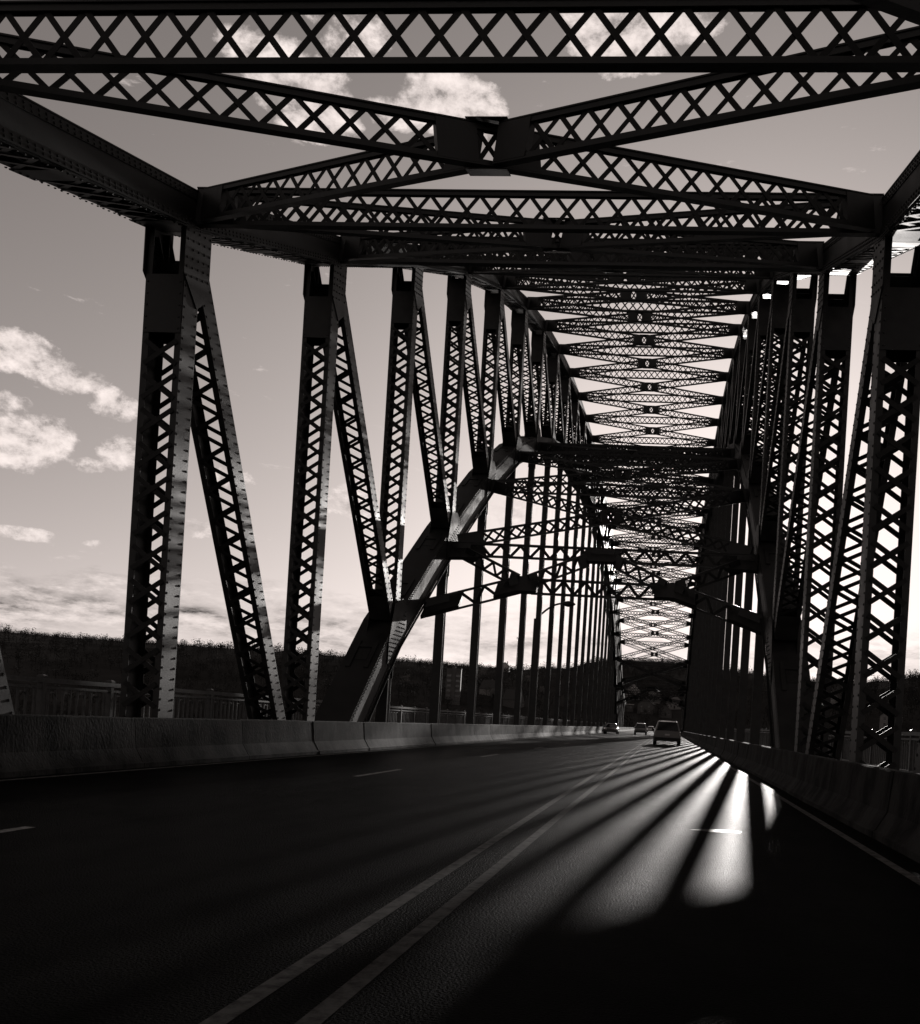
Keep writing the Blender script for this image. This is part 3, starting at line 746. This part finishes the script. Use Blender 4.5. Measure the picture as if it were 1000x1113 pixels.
# ------------------------------------------------------------------ things on the hillsides
def ground_hit(az, tel):                                 # where a sight line from the bridge meets the slope
    r = 180
    while r < 2000:
        x, y = r * math.sin(az), r * math.cos(az)
        if terrain(x, y) > CAM_H + tel * r: return x, y, terrain(x, y), r
        r += 2
    return x, y, terrain(x, y), r
def house(az, tel, w, d, h, rz, wall, label, chim=True):
    x, y, z, r = ground_hit(R(az), tel)
    root = empty('house', (x, y, z), rz); tag(root, label, 'house', 'houses on the hillsides')
    mb = MB(); mb.box(-w / 2, w / 2, -d / 2, d / 2, -2.5, h); pk = w * .42
    for sy in (-d / 2 + .05, d / 2 - .05): mb.prism([V(-w / 2, sy, h), V(w / 2, sy, h), V(0, sy, h + pk)], V(0, -.05, 0), V(0, .05, 0))
    mb.build('wall', wall, root)
    mb = MB()
    for sg in (-1, 1):
        mb.hexa([(0, -d / 2 - .35, h + pk), (0, d / 2 + .35, h + pk), (sg * (w / 2 + .4), d / 2 + .35, h - .3), (sg * (w / 2 + .4), -d / 2 - .35, h - .3), (0, -d / 2 - .35, h + pk + .2), (0, d / 2 + .35, h + pk + .2), (sg * (w / 2 + .4), d / 2 + .35, h - .1), (sg * (w / 2 + .4), -d / 2 - .35, h - .1)])
    rf = mb.build('roof', M_ROOF, root, fixn=True)
    if chim: mb = MB(); mb.box(w * .18, w * .18 + .7, -.4, .4, h + pk * .3, h + pk + 1.0); mb.build('chimney', M_WALL[1], rf)
    for fl in range(max(1, int(h // 2.8))):
        for k in (-1, 1):
            mb = MB(); mb.box(k * w * .25 - .5, k * w * .25 + .5, -d / 2 - .06, -d / 2 + .05, fl * 2.8 + 1.0, fl * 2.8 + 2.4); f = mb.build('window', M_WIN, root)
            mb = MB(); mb.box(k * w * .25 - .62, k * w * .25 + .62, -d / 2 - .10, -d / 2 - .062, fl * 2.8 + .86, fl * 2.8 + .98); mb.build('sill', M_WALL[2], f)
    mb = MB(); mb.box(-.5, .5, -d / 2 - .07, -d / 2 + .05, 0, 2.1); mb.build('door', M_TRIM, root)
    return root
house(-2.05, .028, 9, 11, 6.2, R(8), M_WALL[2], 'white gabled two storey house on the hillside seen under the far portal')
house(-.75, .026, 8, 10, 6, R(-5), M_WALL[0], 'pale narrow gabled house on the hillside, right of the white one')
house(.35, .020, 9, 9, 5.8, R(10), M_WALL[0], 'pale gabled house low on the hillside near the right portal foot')
house(-1.2, .014, 10, 9, 5.6, R(-10), M_WALL[1], 'dark brick gabled house low on the hillside under the far portal')
house(-.1, .012, 8, 9, 3.2, R(3), M_WALL[1], 'low brick cottage on the hillside above the nearest car', False)
house(-2.9, .030, 9, 9, 5.6, R(-8), M_WALL[1], 'dark brick gabled house high on the hillside by the left portal foot')
house(-10.4, .024, 14, 10, 3.2, R(80), M_WALL[0], 'long low pale house with broad roof on the left hillside between hangers')
house(-9.0, .014, 15, 10, 3.4, R(85), M_WALL[1], 'long low dark house low on the left hillside beyond the railing')
house(-16.6, .022, 9, 9, 5.6, R(20), M_WALL[0], 'small pale gabled house on the left hillside behind the inclined rib')
house(-9.6, .048, 7, 7, 4.5, R(0), M_WALL[2], 'tiny white house near the crest of the left hill')
house(9.2, .030, 9, 9, 5.6, R(-20), M_WALL[0], 'pale gabled house on the right hillside seen between the lattice posts')
house(12.6, .012, 9, 9, 5.6, R(-20), M_WALL[0], 'pale gabled house low on the right hillside near the picture edge')
# long flat roofed hall on the slope ahead
x, y, z, r = ground_hit(R(-2.6), .016)
hall = empty('hall', (x, y, z), R(4)); tag(hall, 'long low dark building with a thin pale roof edge at the road end', 'building')
mb = MB(); mb.box(-7, 7, -4, 4, -3, 3.6); mb.build('wall', M_WALL[1], hall)
mb = MB(); mb.box(-7.4, 7.4, -4.4, 4.4, 3.62, 4.05); mb.build('roof', M_WALL[2], hall)
mb = MB()
for k in range(5): mb.box(-6 + k * 2.6, -4.6 + k * 2.6, -4.06, -3.9, 1.0, 2.4)
mb.build('window_band', M_WIN, hall)
# tower block on the far bank, left
x, y, z, r = ground_hit(R(-12.55), .012)
tb = empty('tower_block', (x, y, z), R(10)); tag(tb, 'tall grey slab tower block standing on the left bank behind the first hangers', 'building')
hh = CAM_H + .047 * r - z; ww = .0145 * r
mb = MB(); mb.box(-ww / 2, ww / 2, -5, 5, -3, hh); mb.box(-ww * .12, ww * .12, -5.6, -5.001, -3, hh + 1.5); mb.build('wall', M_BLOCK, tb)
mb = MB(); mb.box(-ww / 2 - .2, ww / 2 + .2, -4.9, 5.2, hh + .01, hh + .5); mb.build('roof', M_ROOF, tb)
for fl in range(int(hh // 3)):
    for k in (-1, 1):
        mb = MB(); mb.box(k * ww * .3 - ww * .14, k * ww * .3 + ww * .14, -5.05, -4.9, fl * 3 + 1, fl * 3 + 2.3); mb.build('window', M_WIN, tb)
# mast on the left crest
x, y, z, r = ground_hit(R(-8.95), .0470)
mast = empty('radio_mast', (x, y, z)); tag(mast, 'thin lattice radio mast on the crest of the left hill', 'mast')
mb = MB()
mh = CAM_H + .083 * r - z
for k in range(3):
    an = 2 * math.pi * k / 3; mb.tube(V(1.1 * math.cos(an), 1.1 * math.sin(an), -1), V(.35 * math.cos(an), .35 * math.sin(an), mh), .16, .1, 6)
for s in range(int(mh / 1.6)):
    f = s * 1.6 / mh; rr = 1.1 - .75 * f
    for k in range(3):
        a0 = 2 * math.pi * k / 3; a1 = 2 * math.pi * (k + 1) / 3; mb.tube(V(rr * math.cos(a0), rr * math.sin(a0), s * 1.6), V((rr - .06) * math.cos(a1), (rr - .06) * math.sin(a1), s * 1.6 + 1.6), .06, n=4)
mb.build('tower', M_RAIL, mast)
mb = MB(); mb.box(-1.1, 1.1, -.3, .3, mh, mh + .35); mb.box(-1.2, -.8, -.3, .3, mh - .8, mh + .9); mb.box(.8, 1.2, -.3, .3, mh - .8, mh + .9); mb.build('antenna', M_RAIL, mast)
# pale trees one can tell apart
def tree(az, tel, h, label):
    x, y, z, r = ground_hit(R(az), tel)
    root = empty('tree', (x, y, z)); tag(root, label, 'tree', 'pale trees on the hillsides')
    mb = MB(); mb.tube(V(0, 0, -.5), V(.1, 0, h * .5), .28, .14, 7)
    for k in range(6):
        an = k * 1.05; mb.tube(V(.05, 0, h * (.3 + .03 * k)), V(h * .26 * math.cos(an), h * .26 * math.sin(an), h * (.62 + .04 * (k % 3))), .09, .03, 5)
    mb.build('trunk', M_BARK, root)
    mb = MB()
    cl = [V(random.uniform(-.28, .28) * h, random.uniform(-.28, .28) * h, h * random.uniform(.45, .9)) for _ in range(11)]
    for c in cl:
        for _ in range(60):
            d = V(random.gauss(0, 1), random.gauss(0, 1), random.gauss(0, .8)) * h * .06; p = c + d
            e1 = V(random.gauss(0, 1), random.gauss(0, 1), random.gauss(0, 1)).normalized(); e2 = e1.orthogonal().normalized(); s = random.uniform(.12, .3) * h / 8
            b = len(mb.v); mb.v += [tuple(p - e1 * s), tuple(p + e2 * s), tuple(p + e1 * s), tuple(p - e2 * s)]; mb.face((b, b + 1, b + 2, b + 3))
    mb.build('crown', M_PALE, root)
tree(-16.2, .036, 10, 'pale budding tree high on the left hill just right of the inclined rib')
tree(-15.3, .024, 9, 'pale budding tree on the left hill between the rib and the first hanger')
tree(-10.9, .036, 11, 'broad pale budding tree on the left hill above the long pale house')
tree(-10.2, .016, 9, 'pale budding tree beside the long pale house on the left hill')
tree(-8.2, .034, 9, 'pale budding tree on the left hill below the radio mast')
tree(-7.4, .022, 9, 'small pale budding tree on the left hill near the dense hangers')

# ------------------------------------------------------------------ camera
f_px, cx, cy = 1060.0, 628.7, 781.5
yaw, pitch, roll = .0899, .004, .0591
c, s = math.cos(yaw), math.sin(yaw); cp, sp = math.cos(pitch), math.sin(pitch)
right = V(c, s, 0); fwd = V(-s * cp, c * cp, sp); up = V(s * sp, -c * sp, cp)
Rr_ = right * math.cos(roll) + up * math.sin(roll); Uu = up * math.cos(roll) - right * math.sin(roll)
cam = bpy.data.cameras.new('camera'); co = bpy.data.objects.new('camera', cam); col.objects.link(co)
co.matrix_world = Matrix(((Rr_.x, Uu.x, -fwd.x, 0), (Rr_.y, Uu.y, -fwd.y, 0), (Rr_.z, Uu.z, -fwd.z, CAM_H), (0, 0, 0, 1)))
cam.sensor_fit = 'HORIZONTAL'; cam.sensor_width = 36; cam.lens = 36 * f_px / 1000
cam.shift_x = (500 - cx) / 1000; cam.shift_y = (cy - 556.5) / 1000
cam.clip_start = .05; cam.clip_end = 20000
scene.camera = co

# ------------------------------------------------------------------ sun, sky, clouds
sun_dir = V(math.sin(SUN_AZ) * math.cos(SUN_EL), math.cos(SUN_AZ) * math.cos(SUN_EL), math.sin(SUN_EL))
sd = bpy.data.lights.new('sun', 'SUN'); sd.energy = 5.0; sd.angle = R(.5); sd.color = (1, .95, .915)
so = bpy.data.objects.new('sun', sd); col.objects.link(so); so.rotation_euler = (-sun_dir).to_track_quat('-Z', 'Y').to_euler(); so.location = (20, 200, 80)

w = bpy.data.worlds.new('World'); scene.world = w; w.use_nodes = True
nt = w.node_tree; N, L = nt.nodes, nt.links
bg = N['Background']
sky = N.new('ShaderNodeTexSky'); sky.sky_type = 'NISHITA'; sky.sun_disc = False; sky.sun_elevation = SUN_EL; sky.sun_rotation = SUN_AZ
sky.air_density = 1.0; sky.dust_density = 1.0; sky.ozone_density = 1.0
sep = N.new('ShaderNodeSeparateColor'); L.new(sky.outputs[0], sep.inputs[0])
def math_(op, a, b=None, c=None, clamp=False):
    n = N.new('ShaderNodeMath'); n.operation = op; n.use_clamp = clamp
    for k, v in enumerate((a, b, c)):
        if v is None: continue
        if isinstance(v, (int, float)): n.inputs[k].default_value = v
        else: L.new(v, n.inputs[k])
    return n.outputs[0]
# panchromatic film behind a warm filter: red and green together
lum = math_('ADD', math_('MULTIPLY', sep.outputs[0], .55), math_('MULTIPLY', sep.outputs[1], .45))
tc = N.new('ShaderNodeTexCoord'); D = tc.outputs['Generated']
def dot(v):
    n = N.new('ShaderNodeVectorMath'); n.operation = 'DOT_PRODUCT'; L.new(D, n.inputs[0]); n.inputs[1].default_value = v; return n.outputs['Value']
def vnoise(vec, scale, detail=7, rough=.6, dist=0):
    n = N.new('ShaderNodeTexNoise'); n.inputs['Scale'].default_value = scale; n.inputs['Detail'].default_value = detail; n.inputs['Roughness'].default_value = rough; n.inputs['Distortion'].default_value = dist
    L.new(vec, n.inputs['Vector']); return n.outputs['Fac']
def mapped(scale, loc=(0, 0, 0)):
    n = N.new('ShaderNodeMapping'); n.inputs['Scale'].default_value = scale; n.inputs['Location'].default_value = loc; L.new(D, n.inputs['Vector']); return n.outputs[0]
def sky_dir(px, py):                                     # heading and height of a cloud
    u, v = (px - cx) / f_px, (cy - py) / f_px
    return (Rr_ * u + Uu * v + fwd).normalized()
mask = None
for px, py, su, sv, k in ((20, 480, 46, 30, 1.0), (58, 470, 26, 22, .8), (20, 385, 40, 22, .95), (72, 408, 34, 20, .9), (12, 440, 30, 18, .7), (122, 440, 24, 16, .9), (128, 492, 20, 18, .95), (95, 505, 22, 8, .8), (25, 580, 34, 7, .85), (100, 590, 20, 5, .6), (325, 92, 46, 26, 1.1), (345, 125, 40, 22, .95), (300, 60, 50, 26, .7), (488, 112, 46, 26, 1.2), (520, 135, 30, 14, .9), (425, 120, 36, 16, .8), (680, 28, 60, 34, 1.1), (740, 20, 50, 26, .8), (375, 30, 60, 26, .75), (385, 545, 40, 20, .7), (250, 520, 34, 16, .6), (205, 570, 30, 14, .6), (560, 560, 50, 40, .6)):
    c0 = sky_dir(px, py); e_r = c0.cross(EZ).normalized(); e_u = e_r.cross(c0).normalized()
    a = math_('MULTIPLY', dot(e_r), f_px / su); b = math_('MULTIPLY', dot(e_u), f_px / sv)
    d2 = math_('ADD', math_('MULTIPLY', a, a), math_('MULTIPLY', b, b))
    g = math_('MULTIPLY', math_('SUBTRACT', 1, math_('MULTIPLY', d2, .5), clamp=True), k)
    g = math_('MULTIPLY', g, math_('GREATER_THAN', dot(c0), 0))
    mask = g if mask is None else math_('MAXIMUM', mask, g)
nA = vnoise(mapped((1, 1, 1.4)), 19, 12, .66, .15); nB = vnoise(mapped((1, 1, 1.4), (.004, .004, -.012)), 19, 12, .66, .15)
dens = math_('MULTIPLY', math_('SUBTRACT', math_('ADD', math_('MULTIPLY', mask, .62), nA), .82), 5.5, clamp=True)
# low bank of stratus above the hills, drawn out sideways
st_a = vnoise(mapped((1, 1, 3.4)), 17, 12, .66, .1); st_b = vnoise(mapped((1, 1, 3.4), (.003, .003, -.022)), 17, 12, .66, .1)
sz = N.new('ShaderNodeSeparateXYZ'); L.new(D, sz.inputs[0])
band = math_('SUBTRACT', 1, math_('ABSOLUTE', math_('DIVIDE', math_('SUBTRACT', sz.outputs[2], .075), .065)), clamp=True)
lows = math_('MULTIPLY', math_('SUBTRACT', math_('ADD', math_('MULTIPLY', band, .40), st_a), .64), 4.5, clamp=True)
shade = math_('ADD', .62, math_('MULTIPLY', math_('SUBTRACT', nA, nB), 3.2)); shade_l = math_('ADD', .60, math_('MULTIPLY', math_('SUBTRACT', st_a, st_b), 4.0))
haze_g = math_('POWER', math_('SUBTRACT', 1, math_('MAXIMUM', sz.outputs[2], 0)), 6)
def mixv(f, a, b): return math_('ADD', math_('MULTIPLY', a, math_('SUBTRACT', 1, f)), math_('MULTIPLY', b, f))
lumh = math_('MULTIPLY', lum, math_('ADD', 1.0, math_('MULTIPLY', haze_g, .22)))
CLOUD = 12.5
lum2 = mixv(math_('MULTIPLY', lows, .8), lumh, math_('MULTIPLY', shade_l, CLOUD * .85))
lum3 = mixv(dens, lum2, math_('MULTIPLY', math_('MAXIMUM', shade, .2), CLOUD * 1.35))
SHO = 11.5
lum3 = math_('MULTIPLY', math_('SUBTRACT', 1.0, math_('EXPONENT', math_('MULTIPLY', lum3, -1.12 / SHO))), SHO)
comb = N.new('ShaderNodeCombineColor')
L.new(lum3, comb.inputs[0]); L.new(math_('MULTIPLY', lum3, .885), comb.inputs[1]); L.new(math_('MULTIPLY', lum3, .84), comb.inputs[2])
L.new(comb.outputs[0], bg.inputs['Color']); bg.inputs['Strength'].default_value = .105

vs = scene.view_settings
scene.display_settings.display_device = 'sRGB'
vs.view_transform = 'Standard'; vs.look = 'None'; vs.exposure = 0.0; vs.gamma = 1.0; vs.use_curve_mapping = False
scene.cycles.max_bounces = 4; scene.cycles.diffuse_bounces = 2; scene.cycles.glossy_bounces = 2
scene.cycles.use_denoising = True
